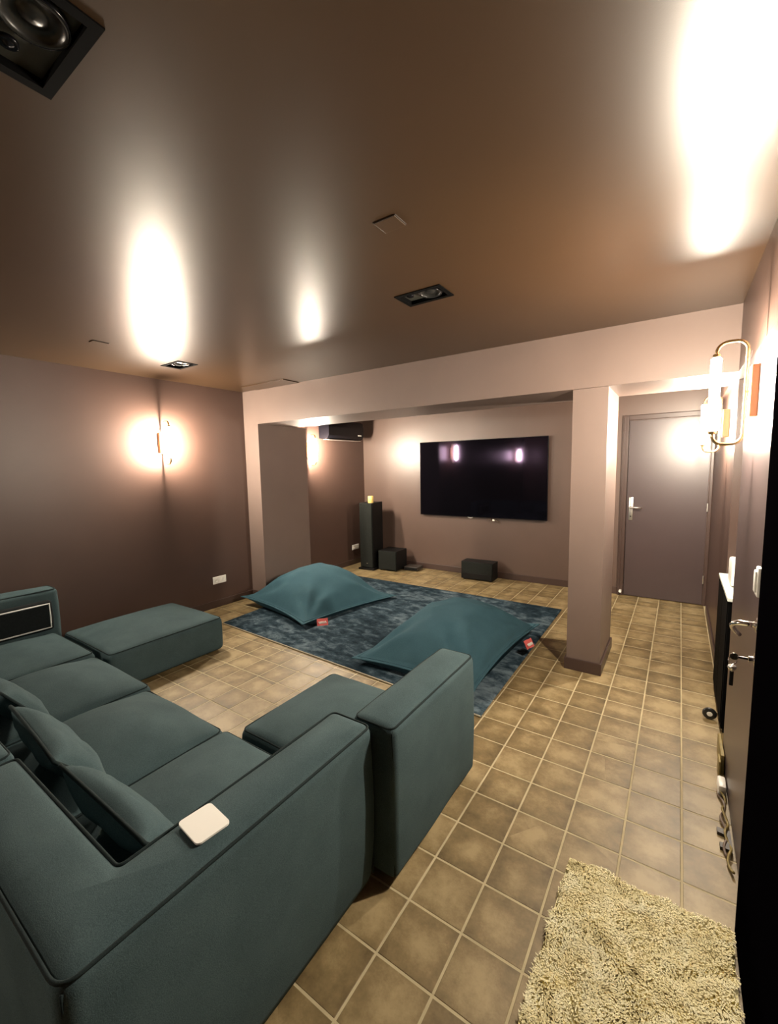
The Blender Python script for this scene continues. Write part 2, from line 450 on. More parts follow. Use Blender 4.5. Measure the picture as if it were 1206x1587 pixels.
obj('key', MB().box(0.202, 0.2325, 1.923, 1.927, 0.889, 0.897).lathe([(0.0, -0.0015), (0.013, -0.0015), (0.013, 0.0015), (0.0, 0.0015)], (0.192, 1.925, 0.893), 'y', 16), 'chrome', k, True)
ringp = [(0.188 + 0.012 * math.cos(a), 1.925 + 0.004 * math.sin(a), 0.877 + 0.013 * math.sin(a)) for a in [2 * PI * i / 16 for i in range(16)]]
obj('key_ring', MB().tube(ringp, 0.0016, 6, True), 'chrome', k, 'all')
obj('second_key', MB().lathe([(0.0, 0.012), (0.012, 0.006), (0.014, 0), (0.010, -0.010), (0.004, -0.014), (0.004, -0.05), (0.002, -0.052)], (0.188, 1.925, 0.851), 'z', 12), 'satin', k, True)
obj('fob', MB().box(0.182, 0.194, 1.921, 1.929, 0.781, 0.837, 0.003), 'black', k)
sw = thing('light_switch', 'white rocker switch plate high on the near door side, above the lever handle', 'light switch', (XR - 0.016, 1.945, 1.12))
obj('plate', MB().box(XR - 0.030, XR - 0.016, 1.920, 1.970, 1.120, 1.225, 0.005), 'white', sw, True)
obj('rocker', MB().box(XR - 0.036, XR - 0.029, 1.928, 1.962, 1.135, 1.212, 0.003), 'white', sw, True)

# ceiling cover plates
def cover(x0, x1, y0, y1, label, h=0.006):
    r = thing('ceiling_cover', label, 'cover plate', ((x0 + x1) / 2, (y0 + y1) / 2, ZC - h))
    obj('plate', MB().box(x0, x1, y0, y1, ZC - h, ZC, 0.0015), 'ceiling', r)
    g = 0.004
    for q in (x0 - g, x1): obj('edge_gap', MB().box(q, q + g, y0, y1, ZC - 0.002, ZC), 'darkbox', r)
cover(-1.012, -0.918, 1.420, 1.500, 'small square brown cover plate on the ceiling above the room centre')
cover(-3.535, -3.470, 1.425, 1.528, 'small brown cover plate on the ceiling near the left wall')
cover(-4.145, -3.460, 3.170, 3.393, 'long brown access hatch in the ceiling against the beam, left corner', 0.008)

# ------------------------------------------------------------------ ceiling speakers
def ceiling_speaker(label, x0, x1, y0, y1, wx, tx):
    """wx/tx: woofer centre and tweeter centre along the long side"""
    cx, c2 = (x0 + x1) / 2, (y0 + y1) / 2
    r = thing('ceiling_speaker', label, 'speaker', (cx, c2, ZC - 0.004), 0, 'speakers recessed in the ceiling')
    w = 0.020
    m_ = MB()
    for a, b, c, d in ((x0 - .004, x1 + .004, y0 - .004, y0 + w), (x0 - .004, x1 + .004, y1 - w, y1 + .004), (x0 - .004, x0 + w, y0 + w, y1 - w), (x1 - w, x1 + .004, y0 + w, y1 - w)):
        m_.box(a, b, c, d, ZC - 0.004, ZC + 0.03 if False else ZC)
    obj('bezel', m_, 'bezel', r)
    can = MB()
    can.box(x0 + .002, x0 + w, y0 + .002, y1 - .002, ZC, ZC + 0.05); can.box(x1 - w, x1 - .002, y0 + .002, y1 - .002, ZC, ZC + 0.05)
    can.box(x0 + w, x1 - w, y0 + .002, y0 + w, ZC, ZC + 0.035); can.box(x0 + w, x1 - w, y1 - w, y1 - .002, ZC, ZC + 0.035)
    obj('can', can, 'bezel', r)
    bz = ZC + 0.016
    obj('baffle', MB().box(x0 + w, x1 - w, y0 + w, y1 - w, bz, bz + 0.06), 'cone', r)
    R = min(0.062, (y1 - y0) / 2 - w - 0.002)
    W = obj('woofer', MB().lathe([(R, 0.0), (R, 0.012), (R * 0.93, 0.016), (R * 0.86, 0.011), (R * 0.80, 0.004), (R * 0.45, 0.001), (R * 0.40, 0.005), (R * 0.2, 0.010), (0, 0.012)], (wx, c2, bz), 'z', 32, -1), 'rubber', r, 'all')
    obj('trim_ring', MB().tube([(wx + R * math.cos(2 * PI * i / 32), c2 + R * math.sin(2 * PI * i / 32), bz - 0.012) for i in range(32)], 0.003, 6, True), 'gloss_black', W, 'all')
    t = 0.020
    tw = obj('tweeter', MB().lathe([(t, 0), (t, 0.006), (t * 0.8, 0.008), (t * 0.62, 0.004), (t * 0.4, 0.009), (0, 0.012)], (tx, c2 - 0.012, bz), 'z', 20, -1), 'gloss_black', r, 'all')
    return r
ceiling_speaker('black ceiling speaker nearest the viewer, its round cone and tweeter bare', *SPK[0], -1.150, -1.262)
ceiling_speaker('black ceiling speaker in the middle of the ceiling, before the beam and the television', *SPK[1], -1.165, -1.285)
ceiling_speaker('black ceiling speaker by the left wall, close to the lamp there', *SPK[2], -3.665, -3.785)

# ------------------------------------------------------------------ wall lamps
def wall_lamp(label, loc, rz):
    r = thing('wall_lamp', label, 'lamp', loc, rz, 'brass tube lamps on the walls')
    obj('back_plate', MB().box(0.0, 0.044, -0.036, 0.036, -0.105, 0.105, 0.003), 'copper', r, False, local=True)
    obj('arm', MB().tube([(0.042, 0, 0), (0.057, 0, 0)], 0.009, 12), 'brass', r, True, local=True)
    xi, xo, zt, zb, rc = 0.056, 0.160, 0.215, -0.215, 0.040
    tz = 0.155                                              # half length of the lit tube
    p = [(xo, 0, tz + 0.002)]
    for i in range(7):
        a = PI / 2 * i / 6; p.append((xo - rc + rc * math.cos(a), 0, zt - rc + rc * math.sin(a)))
    for i in range(7):
        a = PI / 2 + PI / 2 * i / 6; p.append((xi + rc + rc * math.cos(a), 0, zt - rc + rc * math.sin(a)))
    for i in range(7):
        a = PI + PI / 2 * i / 6; p.append((xi + rc + rc * math.cos(a), 0, zb + rc + rc * math.sin(a)))
    for i in range(7):
        a = 1.5 * PI + PI / 2 * i / 6; p.append((xo - rc + rc * math.cos(a), 0, zb + rc + rc * math.sin(a)))
    p.append((xo, 0, -tz - 0.002))
    obj('frame', MB().tube(p, 0.0074, 10), 'brass', r, 'all', local=True)
    obj('tube', MB().lathe([(0.012, -tz), (0.019, -tz + 0.006), (0.019, tz - 0.006), (0.012, tz)], (xo, 0, 0), 'z', 16), 'tube', r, True, local=True)
    for s_ in (1, -1):
        obj('end_cap', MB().lathe([(0.0, tz + 0.014), (0.013, tz + 0.014), (0.015, tz + 0.010), (0.015, tz)], (xo, 0, 0), 'z', 14, s_), 'brass', r, True, local=True)
    return r
LZ = 1.885
wall_lamp('lit brass loop wall lamp on the left wall above the ottoman', (XL, 2.37, LZ), 0)
wall_lamp('lit brass loop wall lamp in the left alcove, half hidden behind the pilaster', (XL, 4.46, LZ - 0.03), 0)
wall_lamp('lit brass loop wall lamp nearest the viewer on the right, above the near door', (XR, 2.37, LZ), PI)
wall_lamp('lit brass loop wall lamp further down the corridor, just before the far door', (0.30, 4.25, LZ), PI)
wall_lamp('lit brass loop wall lamp behind the viewer, seen only mirrored in the television', (XL, -2.3, LZ), 0)

# ------------------------------------------------------------------ sofa
def rbox(x0, x1, y0, y1, z0, z1, r=0.03, crown=0.0, bulge=0.0, n=12, wob=0.0, seed=0.0, cp=2.0):
    a, b, c = (x1 - x0) / 2, (y1 - y0) / 2, (z1 - z0) / 2
    cx, c2, cz = (x0 + x1) / 2, (y0 + y1) / 2, (z0 + z1) / 2
    mb = MB(); idx = {}
    def spaced(h, k):
        t = [-h, -h + r * 0.3, -h + r * 0.7, -h + r * 1.2]
        e = [-q for q in reversed(t)]
        L = h - r * 1.2
        return t + [-L + 2 * L * i / k for i in range(1, k)] + e
    gx, gy, gz = spaced(a, n), spaced(b, n), spaced(c, 5)
    def vert(x, y, z):
        key = (round(x, 5), round(y, 5), round(z, 5))
        if key in idx: return idx[key]
        q = Vector((max(-a + r, min(a - r, x)), max(-b + r, min(b - r, y)), max(-c + r, min(c - r, z))))
        d = Vector((x, y, z)) - q
        p = q + (d.normalized() * r if d.length > 1e-9 else d)
        fx, fy, fz = 1 - abs(x / a) ** cp, 1 - abs(y / b) ** cp, 1 - abs(z / c) ** 2
        fx, fy, fz = max(fx, 0), max(fy, 0), max(fz, 0)
        if abs(z - c) < 1e-6: p.z += crown * fx * fy
        p.x += bulge * (x / a) * fz * (0.4 + 0.6 * fy); p.y += bulge * (y / b) * fz * (0.4 + 0.6 * fx)
        if wob:
            w = noise.noise_vector(Vector((x * 3.1 + seed, y * 3.1, z * 3.1)))
            w2 = noise.noise_vector(Vector((x * 9 + seed, y * 9 + 5, z * 9)))
            p += w * wob + w2 * wob * 0.3
        mb.v.append((p.x + cx, p.y + c2, p.z + cz)); idx[key] = len(mb.v) - 1
        return idx[key]
    def face(A, B, f):
        for i in range(len(A) - 1):
            for j in range(len(B) - 1):
                mb.f.append((f(A[i], B[j]), f(A[i + 1], B[j]), f(A[i + 1], B[j + 1]), f(A[i], B[j + 1])))
    for s_ in (-1, 1):
        face(gx, gy, lambda u, v: vert(u, v, s_ * c)); face(gx, gz, lambda u, v: vert(u, s_ * b, v)); face(gy, gz, lambda u, v: vert(s_ * a, u, v))
    return mb
def rrect(x0, x1, y0, y1, z, r, k=5, crown=0.0):
    p = []
    for cx, c2, a0 in ((x1 - r, y1 - r, 0), (x0 + r, y1 - r, PI / 2), (x0 + r, y0 + r, PI), (x1 - r, y0 + r, 1.5 * PI)):
        for i in range(k + 1):
            a = a0 + PI / 2 * i / k; p.append((cx + r * math.cos(a), c2 + r * math.sin(a), z))
    q = []
    for i in range(len(p)):
        A, B = Vector(p[i]), Vector(p[(i + 1) % len(p)])
        q.append(A); L = (B - A).length
        m_ = int(L / 0.08)
        for j in range(1, m_): q.append(A.lerp(B, j / m_))
    return [(v.x + 0.0015 * noise.noise(v * 7), v.y + 0.0015 * noise.noise(v * 7 + Vector((3, 0, 0))), v.z + 0.003 * noise.noise(v * 5)) for v in q]
SE, SC = 0.310, 0.070                      # seat edge height, crown
def seat(root, x0, x1, y0, y1, seed, top=SE, name='seat_cushion', crown=SC, bottom=0.025):
    r = 0.042
    s_ = obj(name, rbox(x0, x1, y0, y1, bottom, top, r, crown, 0.004, 14, 0.004, seed, 2.1), 'sofa', root, 'all')
    o_ = r * 0.32
    obj('piping', MB().tube(rrect(x0 + o_, x1 - o_, y0 + o_, y1 - o_, top - o_ + 0.004, 0.03), 0.0042, 6, True), 'sofa_seam', s_, 'all')
    return s_
def ladder(poly_fn, rings):
    """stack of outlines (inset, z) capped at top and bottom"""
    mb = MB(); n = None
    for k, (ins, z) in enumerate(rings):
        p = poly_fn(ins); n = len(p)
        mb.v += [(x, y, z) for x, y in p]
        if k:
            o_ = k * n
            for i in range(n):
                j = (i + 1) % n
                mb.f.append((o_ - n + i, o_ - n + j, o_ + j, o_ + i))
    mb.f.append(tuple(range(n - 1, -1, -1))); o_ = (len(rings) - 1) * n
    mb.f.append(tuple(o_ + i for i in range(n)))
    return mb
def back(root, x0, x1, y0, y1, seed, top=0.645, bottom=0.03, name='backrest', crown=0.018):
    r = 0.028
    b_ = obj(name, rbox(x0, x1, y0, y1, bottom, top, r, crown, 0.009, 10, 0.004, seed, 3.0), 'sofa', root, 'all')
    o_ = r * 0.32
    pm = MB().tube(rrect(x0 + o_, x1 - o_, y0 + o_, y1 - o_, top - o_ + 0.003, 0.026), 0.0045, 6, True)
    for cx, c2 in ((x0 + o_, y0 + o_), (x1 - o_, y0 + o_), (x1 - o_, y1 - o_), (x0 + o_, y1 - o_)):
        pm.tube([(cx, c2, bottom + 0.02 + (top - bottom - 0.04) * i / 8) for i in range(9)], 0.0036, 6)
    obj('piping', pm, 'sofa_seam', b_, 'all')
    return b_
def feet(root, pts):
    for x, y in pts:
        obj('foot', MB().lathe([(0.022, 0.0), (0.024, 0.004), (0.024, 0.045)], (x, y, 0.0), 'z', 12), 'black', root, True)

g = 'modules of the dark teal sofa'
# right module with its own free backrest (A)
r = thing('sofa_module', 'dark teal sofa module at the right end, its backrest facing the walkway, nearest the rug', 'sofa module', (-1.3, 1.58, 0), 0, g)
seat(r, -1.780, -1.020, 1.235, 1.945, 1.0)
back(r, -1.015, -0.822, 1.205, 1.955, 2.0)
feet(r, [(-1.72, 1.30), (-1.72, 1.88), (-0.92, 1.27), (-0.92, 1.88)])

# corner module with the L-shaped back (B)
r = thing('sofa_module', 'near corner sofa module with an L-shaped back, a white coaster lying on top', 'sofa module', (-1.35, 0.7, 0), 0, g)
seat(r, -1.840, -1.105, 0.425, 1.205, 3.0)
BX0, BX1, BYa, BYb, BYc, XLft = -1.092, -0.902, 0.212, 0.405, 1.188, -1.815
def rounded(poly, rads, k=6):
    out = []; n = len(poly)
    for i in range(n):
        A, B, C = Vector(poly[i - 1]), Vector(poly[i]), Vector(poly[(i + 1) % n]); rad = rads[i]
        u = (A - B).normalized(); w = (C - B).normalized()
        p0, p1 = B + u * rad, B + w * rad
        for t in range(k + 1):
            s_ = t / k
            q = p0 * (1 - s_) ** 2 + B * 2 * s_ * (1 - s_) + p1 * s_ ** 2
            out.append((q.x, q.y))
    res = []
    for i in range(len(out)):
        A, B = Vector(out[i]), Vector(out[(i + 1) % len(out)]); res.append((A.x, A.y))
        m_ = int((B - A).length / 0.07)
        for j in range(1, m_):
            q = A.lerp(B, j / m_); res.append((q.x, q.y))
    return res
def ell(ins):
    p = [(XLft + ins, BYa + ins), (BX1 - ins, BYa + ins), (BX1 - ins, BYc - ins), (BX0 + ins, BYc - ins), (BX0 + ins, BYb - ins), (XLft + ins, BYb - ins)]
    return rounded(p, [0.02, 0.045, 0.025, 0.025, 0.02, 0.02])
LT = 0.650
lb = ladder(ell, [(0.030, 0.026), (0.012, 0.03), (0.004, 0.06), (-0.004, 0.20), (-0.007, 0.36), (-0.004, 0.52), (0.0, LT - 0.032), (0.003, LT - 0.014), (0.010, LT - 0.004), (0.022, LT + 0.003), (0.045, LT + 0.010), (0.075, LT + 0.015)])
lb.v = [tuple(Vector(v) + noise.noise_vector(Vector((v[0], v[1], min(v[2], LT - 0.03))) * 3.3) * Vector((0.004, 0.004, 0.0))) for v in lb.v]
b_ = obj('backrest', lb, 'sofa', r, 'all')
pm = MB().tube([(x, y, LT - 0.004) for x, y in ell(0.006)], 0.0045, 6, True)
for cx, c2 in ((BX1 - 0.012, BYa + 0.012), (BX1 - 0.008, BYc - 0.008), (BX0 + 0.008, BYc - 0.008)):
    pm.tube([(cx, c2, 0.05 + (LT - 0.07) * i / 8) for i in range(9)], 0.0036, 6)
obj('piping', pm, 'sofa_seam', b_, 'all')
feet(r, [(-1.75, 0.30), (-1.0, 0.30), (-1.0, 1.10), (-1.75, 1.12)])

# two middle modules and the left corner one
r = thing('sofa_module', 'middle sofa module between the near corner and its left neighbour, wide puffy seat', 'sofa module', (-2.23, 0.7, 0), 0, g)
seat(r, -2.625, -1.855, 0.425, 1.215, 5.0, SE - 0.020, crown=0.132)
back(r, -2.620, -1.850, 0.212, 0.405, 6.0)
feet(r, [(-2.55, 0.30), (-1.92, 0.30), (-2.55, 1.13), (-1.92, 1.13)])
r = thing('sofa_module', 'sofa module second from the left wall, pillow lying at its back', 'sofa module', (-3.03, 0.7, 0), 0, g)
seat(r, -3.425, -2.640, 0.425, 1.245, 7.0, SE - 0.018, crown=0.125)
back(r, -3.420, -2.640, 0.212, 0.405, 8.0)
feet(r, [(-3.35, 0.30), (-2.72, 0.30), (-3.35, 1.15), (-2.72, 1.15)])
r = thing('sofa_module', 'left corner sofa module against the left wall, with the white-edged panel', 'sofa module', (-3.9, 0.7, 0), 0, g)
seat(r, -4.190, -3.440, 0.425, 1.255, 9.0)
back(r, -4.395, -4.205, 0.212, 1.300, 10.0, 0.660)
back(r, -4.200, -3.440, 0.212, 0.405, 11.0)
feet(r, [(-4.30, 0.30), (-3.52, 0.30), (-4.30, 1.2), (-3.52, 1.15)])
# dark panel cushion with a white cord border, leaning on the left back
r = thing('panel_cushion', 'flat dark cushion edged with a white cord, leaning on the left back of the sofa', 'cushion', (-4.17, 0.92, 0.36))
obj('cover', rbox(-4.196, -4.140, 0.600, 1.236, 0.345, 0.585, 0.02, 0.0, 0.006, 8, 0.003, 3.3), 'dark_cloth', r, 'all')
pp = [(-4.137, 0.618 + (1.215 - 0.618) * t, 0.368) for t in [i / 10 for i in range(11)]] + [(-4.137, 1.215, 0.368 + 0.193 * t) for t in (0.33, 0.66, 1)] \
    + [(-4.137, 1.215 - (1.215 - 0.618) * i / 10, 0.561) for i in range(1, 11)] + [(-4.137, 0.618, 0.561 - 0.193 * t) for t in (0.33, 0.66)]
obj('cord', MB().tube(pp, 0.0055, 6, True), 'piping_white', r, 'all')
# ottoman
r = thing('ottoman', 'long dark teal ottoman in front of the left wall, beside the bean bag', 'ottoman', (-3.7, 1.74, 0))
seat(r, -4.130, -3.305, 1.278, 2.205, 12.0, SE - 0.005, 'cushion', 0.060, 0.012)
feet(r, [(-4.00, 1.42), (-3.45, 1.42), (-4.00, 2.06), (-3.45, 2.06)])

# coaster on the sofa back
o_ = MB().prism([(p[0], p[1]) for p in rrect(-0.054, 0.054, -0.046, 0.046, 0, 0.012, 4)], 0.0, 0.005)
co = obj('coaster', o_, 'white', None, False, origin=(0, 0, 0)); co.location = (-1.008, 0.578, LT + 0.0135); co.rotation_euler = (0, 0.0, -0.10)
tag(co, 'white rounded square coaster lying on the top of the near sofa back', 'coaster')

# scatter cushions
def pillow(label, loc, rot, w, h, t, seed):
    r_ = thing('cushion', label, 'cushion', loc, 0, 'cushions leaning on the sofa back')
    r_.rotation_euler = rot
    n = 26; mb = MB()
    for s_ in (1, -1):
        o0 = len(mb.v)
        for i in range(n + 1):
            for j in range(n + 1):
                u, v = -1 + 2 * i / n, -1 + 2 * j / n
                px = u * w / 2 * (1 - 0.07 * (1 - v * v) * abs(u) ** 2); pz = v * h / 2 * (1 - 0.07 * (1 - u * u) * abs(v) ** 2)
                th = t / 2 * ((1 - u ** 4) * (1 - v ** 4)) ** 0.55
                wv = noise.noise(Vector((u * 1.6 + seed, v * 1.6, s_))) * 0.012 + noise.noise(Vector((u * 5 + seed, v * 5, s_))) * 0.004
                th2 = max(th, 0.0) * (1 + wv * 14) if abs(u) < 1 and abs(v) < 1 else 0
                mb.v.append((px, s_ * th2, pz + h / 2))
        for i in range(n):
            for j in range(n):
                a = o0 + i * (n + 1) + j
                mb.f.append((a, a + 1, a + n + 2, a + n + 1))
    obj('cover', mb, 'sofa', r_, 'all', local=True)
    p = []
    def pt(u, v): return (u * w / 2 * (1 - 0.07 * (1 - v * v) * abs(u) ** 2) , 0, v * h / 2 * (1 - 0.07 * (1 - u * u) * abs(v) ** 2) + h / 2)
    for k_ in range(14): p.append(pt(-1 + 2 * k_ / 14, -1))
    for k_ in range(14): p.append(pt(1, -1 + 2 * k_ / 14))
    for k_ in range(14): p.append(pt(1 - 2 * k_ / 14, 1))
    for k_ in range(14): p.append(pt(-1, 1 - 2 * k_ / 14))
    obj('piping', MB().tube(p, 0.007, 6, True), 'sofa_seam', r_, 'all', local=True)
    return r_
pillow('dark teal cushion wedged in the near sofa corner, closest to the white coaster', (-1.46, 0.655, 0.365), (0.62, 0.03, 0.02), 0.55, 0.275, 0.11, 1.0)
pillow('dark teal cushion standing against the middle of the sofa back', (-2.05, 0.665, 0.390), (0.66, 0.05, -0.04), 0.54, 0.27, 0.11, 4.0)
pillow('dark teal cushion lying furthest left along the sofa back, corner pointing up', (-2.72, 0.665, 0.385), (0.62, -0.06, 0.05), 0.58, 0.28, 0.12, 8.0)

# ------------------------------------------------------------------ rug, mat, bean bags
def bil(c, u, v):
    return tuple((1 - u) * (1 - v) * c[0][k] + u * (1 - v) * c[1][k] + u * v * c[2][k] + (1 - u) * v * c[3][k] for k in range(len(c[0])))
r = thing('rug', 'large mottled blue low-pile rug under the two bean bags', 'rug', (-2.5, 3.63, 0))
nx, ny = 230, 180; mb = MB()
for i in range(nx + 1):
    for j in range(ny + 1):
        u, v = i / nx, j / ny; x, y = bil(RUG, u, v)
        e = min(u * 3, (1 - u) * 3, v * 2.35, (1 - v) * 2.35)
        z = 0.011 + 0.0022 * noise.noise(Vector((x * 55, y * 55, 0))) + 0.0025 * noise.noise(Vector((x * 9, y * 9, 3)))
        if e < 0.012: z = 0.008
        mb.v.append((x, y, z))
for i in range(nx):
    for j in range(ny):
        a = i * (ny + 1) + j; mb.f.append((a, a + ny + 1, a + ny + 2, a + 1))
nb = len(mb.v)
mb.v += [(x, y, 0.001) for x, y in RUG]
edge = [i * (ny + 1) for i in range(nx + 1)] + [nx * (ny + 1) + j for j in range(1, ny + 1)] + [i * (ny + 1) + ny for i in range(nx - 1, -1, -1)] + [j for j in range(ny - 1, 0, -1)]
low = []
for k_ in edge:
    x, y, z = mb.v[k_]; mb.v.append((x, y, 0.001)); low.append(len(mb.v) - 1)
for k_ in range(len(edge)):
    k2 = (k_ + 1) % len(edge); mb.f.append((edge[k_], low[k_], low[k2], edge[k2]))
obj('pile', mb, 'rug', r, 'all')
bd = MB()
for (A, B) in ((0, 1),):
    a, b = Vector(RUG[A]), Vector(RUG[B])
    bd.tube([(*a.lerp(b, t / 12), 0.0065) for t in range(13)], 0.0055, 6)
obj('binding', bd, 'cream', r, 'all')

r = thing('door_mat', 'shaggy beige mat on the tiles beside the near door', 'mat', (-0.04, 1.2, 0))
MAT = [(-0.322, 0.62), (0.205, 0.62), (0.214, 1.700), (-0.302, 1.700)]
obj('backing', MB().prism([(p[0], p[1]) for p in MAT], 0.0008, 0.010), 'shag', r)
tf2 = MB(); rng = random.Random(3)
for k_ in range(42000):
    u, v = rng.random(), rng.random(); x, y = bil(MAT, u, v)
    nv = noise.noise(Vector((x * 14, y * 14, 0)))
    L = 0.012 + 0.006 * (nv + 0.4) + rng.uniform(-0.002, 0.003)
    a = 2.5 * noise.noise(Vector((x * 6, y * 6, 4))) * PI + rng.uniform(-0.8, 0.8); tl = rng.uniform(0.5, 1.3)
    dx, dy = math.cos(a) * L * tl, math.sin(a) * L * tl
    w = 0.0026; px_, py_ = -math.sin(a) * w, math.cos(a) * w
    z0 = 0.008
    tf2.add([(x + px_, y + py_, z0), (x - px_, y - py_, z0), (x - px_ * .8 + dx * .5, y - py_ * .8 + dy * .5, z0 + L * .75), (x + px_ * .8 + dx * .5, y + py_ * .8 + dy * .5, z0 + L * .75), (x + dx, y + dy, z0 + L * (1 - 0.3 * tl))],
            [(0, 1, 2, 3), (3, 2, 4)])
o_ = obj('pile', tf2, 'shag', r); o_['kind'] = 'stuff'

def bean_bag(label, C, H, peak, tagpos, tagrot, seed, corner_z, power=0.72):
    cx = sum(p[0] for p in C) / 4; c2 = sum(p[1] for p in C) / 4
    r_ = thing('bean_bag', label, 'bean bag', (cx, c2, 0.012), 0, 'bean bags on the rug')
    n = 72; mb = MB(); pu, pv = peak
    FL = 0.03
    def top(u, v):
        # inner field without the flat hem
        a = min(max((u - FL) / (1 - 2 * FL), 0), 1); b = min(max((v - FL) / (1 - 2 * FL), 0), 1)
        # move the peak
        a2 = a ** (math.log(0.5) / math.log(pu)); b2 = b ** (math.log(0.5) / math.log(pv))
        s1 = 2 * a2 - 1; s2 = 2 * b2 - 1
        h = ((1 - abs(s1) ** 2.3) * (1 - abs(s2) ** 2.3))
        return max(h, 0.0) ** power
    def rim(u, v):
        return (1 - u) * (1 - v) * corner_z[0] + u * (1 - v) * corner_z[1] + u * v * corner_z[2] + (1 - u) * v * corner_z[3]
    def xy(u, v):
        # pull the middles of the sides inward, as a filled bag does
        uu = u + 0.10 * (0.5 - u) * 4 * v * (1 - v) * abs(2 * u - 1) ** 2
        vv = v + 0.10 * (0.5 - v) * 4 * u * (1 - u) * abs(2 * v - 1) ** 2
        return bil(C, uu, vv)
    for s_ in (1, -1):
        o0 = len(mb.v)
        for i in range(n + 1):
            for j in range(n + 1):
                u, v = i / n, j / n; x, y = xy(u, v); t_ = top(u, v)
                rz_ = rim(u, v)
                base_z = 0.035 + rz_ * (1 - t_)
                if s_ > 0:
                    fold = noise.noise(Vector((u * 2.6 + seed, v * 2.6, 1))) * 0.036 + noise.ridged_multi_fractal(Vector((u * 2.2 + seed, v * 3.0, 2)), 1.0, 2.0, 2, 1.0, 2.0) * 0.016
                    # creases fanning from the corners
                    for (cu, cv) in ((0, 0), (1, 0), (1, 1), (0, 1)):
                        ang = math.atan2(v - cv, u - cu); d = math.hypot(u - cu, v - cv)
                        fold += 0.022 * math.sin(ang * 13 + seed * 3 + cu * 2 + cv) * math.exp(-((d - 0.28) / 0.2) ** 2)
                    z = base_z + H * t_ + fold * min(1, t_ * 2.2)
                else:
                    z = max(0.003, base_z - 0.032 - 0.3 * t_) if t_ > 0 else base_z - 0.006
                mb.v.append((x, y, max(z, 0.003) + 0.012))
        for i in range(n):
            for j in range(n):
                a = o0 + i * (n + 1) + j; mb.f.append((a, a + n + 1, a + n + 2, a + 1))
    m1 = (n + 1) ** 2
    ring = [i * (n + 1) for i in range(n + 1)] + [n * (n + 1) + j for j in range(1, n + 1)] + [i * (n + 1) + n for i in range(n - 1, -1, -1)] + [j for j in range(n - 1, 0, -1)]
    for k_ in range(len(ring)):
        a, b = ring[k_], ring[(k_ + 1) % len(ring)]; mb.f.append((a, b, b + m1, a + m1))
    cv_ = obj('cover', mb, 'bag', r_, 'all')
    # hem stitching just inside the edge
    seam = []
    for k_ in ring:
        i, j = divmod(k_, n + 1); u = 0.028 + 0.944 * i / n; v = 0.028 + 0.944 * j / n
        x, y = xy(u, v); seam.append((x, y, 0.035 + rim(u, v) + 0.014))
    obj('hem_seam', MB().tube(seam[::2], 0.0045, 5, True), 'bag', cv_, 'all')
    # red tag
    tx, ty, tz = tagpos
    tg = MB(); ca, sa = math.cos(tagrot), math.sin(tagrot)
    def T_(p): return (tx + p[0] * ca - p[1] * sa, ty + p[0] * sa + p[1] * ca, tz + p[2])
    vs = []
    for i in range(7):
        q = -0.055 + 0.11 * i / 6
        for zz in (0.004, -0.055):
            for yy in (-0.0025 + zz * 0.55, 0.0025 + zz * 0.55): vs.append(T_((q, yy + 0.004 * math.sin(i), zz)))
    fs = []
    for i in range(6):
        o0 = i * 4
        fs += [(o0, o0 + 4, o0 + 6, o0 + 2), (o0 + 1, o0 + 3, o0 + 7, o0 + 5), (o0, o0 + 1, o0 + 5, o0 + 4), (o0 + 2, o0 + 6, o0 + 7, o0 + 3)]
    fs += [(0, 2, 3, 1), (24, 25, 27, 26)]
    tg.add(vs, fs)
    tgo = obj('tag', tg, 'tag', r_); tgo['label'] = 'small red cloth tag with white script'
    sc = [T_((-0.038 + 0.0763 * i / 36, -0.0085 - 0.0165 + 0.0 - (-0.012) * 0.0 + 0.55 * (0.010 * math.sin(i * 1.05) ), -0.026 + 0.012 * math.sin(i * 1.05) * (1 if i % 9 else 1.6))) for i in range(37)]
    obj('script', MB().tube(sc, 0.0022, 5), 'white', tgo, 'all')
    return r_
bean_bag('teal bean bag near the left wall, further from the viewer', [(-4.22, 3.06), (-3.02, 2.88), (-2.78, 4.22), (-3.98, 4.42)], 0.36, (0.42, 0.50), (-2.885, 3.02, 0.105), 0.9, 2.0, (0.07, 0.02, 0.0, 0.05), 0.95)
bean_bag('larger teal bean bag right behind the right end of the sofa', [(-2.14, 2.56), (-1.07, 2.50), (-1.03, 4.02), (-2.12, 4.00)], 0.33, (0.52, 0.52), (-0.985, 3.45, 0.15), 1.35, 7.0, (0.02, 0.05, 0.05, 0.02))

# ------------------------------------------------------------------ television and speakers
r = thing('television', 'very large flat black television on the front wall, lamps mirrored in it', 'television', (-2.352, YF - 0.05, 0.858))
obj('housing', MB().box(-3.300, -1.405, YF - 0.062, YF - 0.030, 0.858, 1.958, 0.004), 'gloss_black', r)
obj('screen', MB().box(-3.293, -1.412, YF - 0.0645, YF - 0.0615, 0.868, 1.951), 'screen', r)
obj('wall_bracket', MB().box(-2.65, -2.05, YF - 0.030, YF - 0.001, 1.15, 1.65), 'black', r)
r = thing('cable_bundle', 'loose brown cable ends hanging below the television', 'cable', (-2.15, YF - 0.02, 0.79))
obj('cable', MB().tube([(-2.20, YF - 0.02, 0.875), (-2.19, YF - 0.022, 0.84), (-2.165, YF - 0.026, 0.815), (-2.13, YF - 0.026, 0.835), (-2.10, YF - 0.024, 0.82), (-2.06, YF - 0.022, 0.79)], 0.009, 8), 'cable', r, 'all')
obj('plug', MB().box(-2.155, -2.125, YF - 0.036, YF - 0.012, 0.812, 0.838, 0.004), 'white', r)
obj('cable', MB().tube([(-2.22, YF - 0.02, 0.87), (-2.21, YF - 0.022, 0.83), (-2.18, YF - 0.026, 0.808), (-2.15, YF - 0.022, 0.825)], 0.005, 8), 'cable', r, 'all')
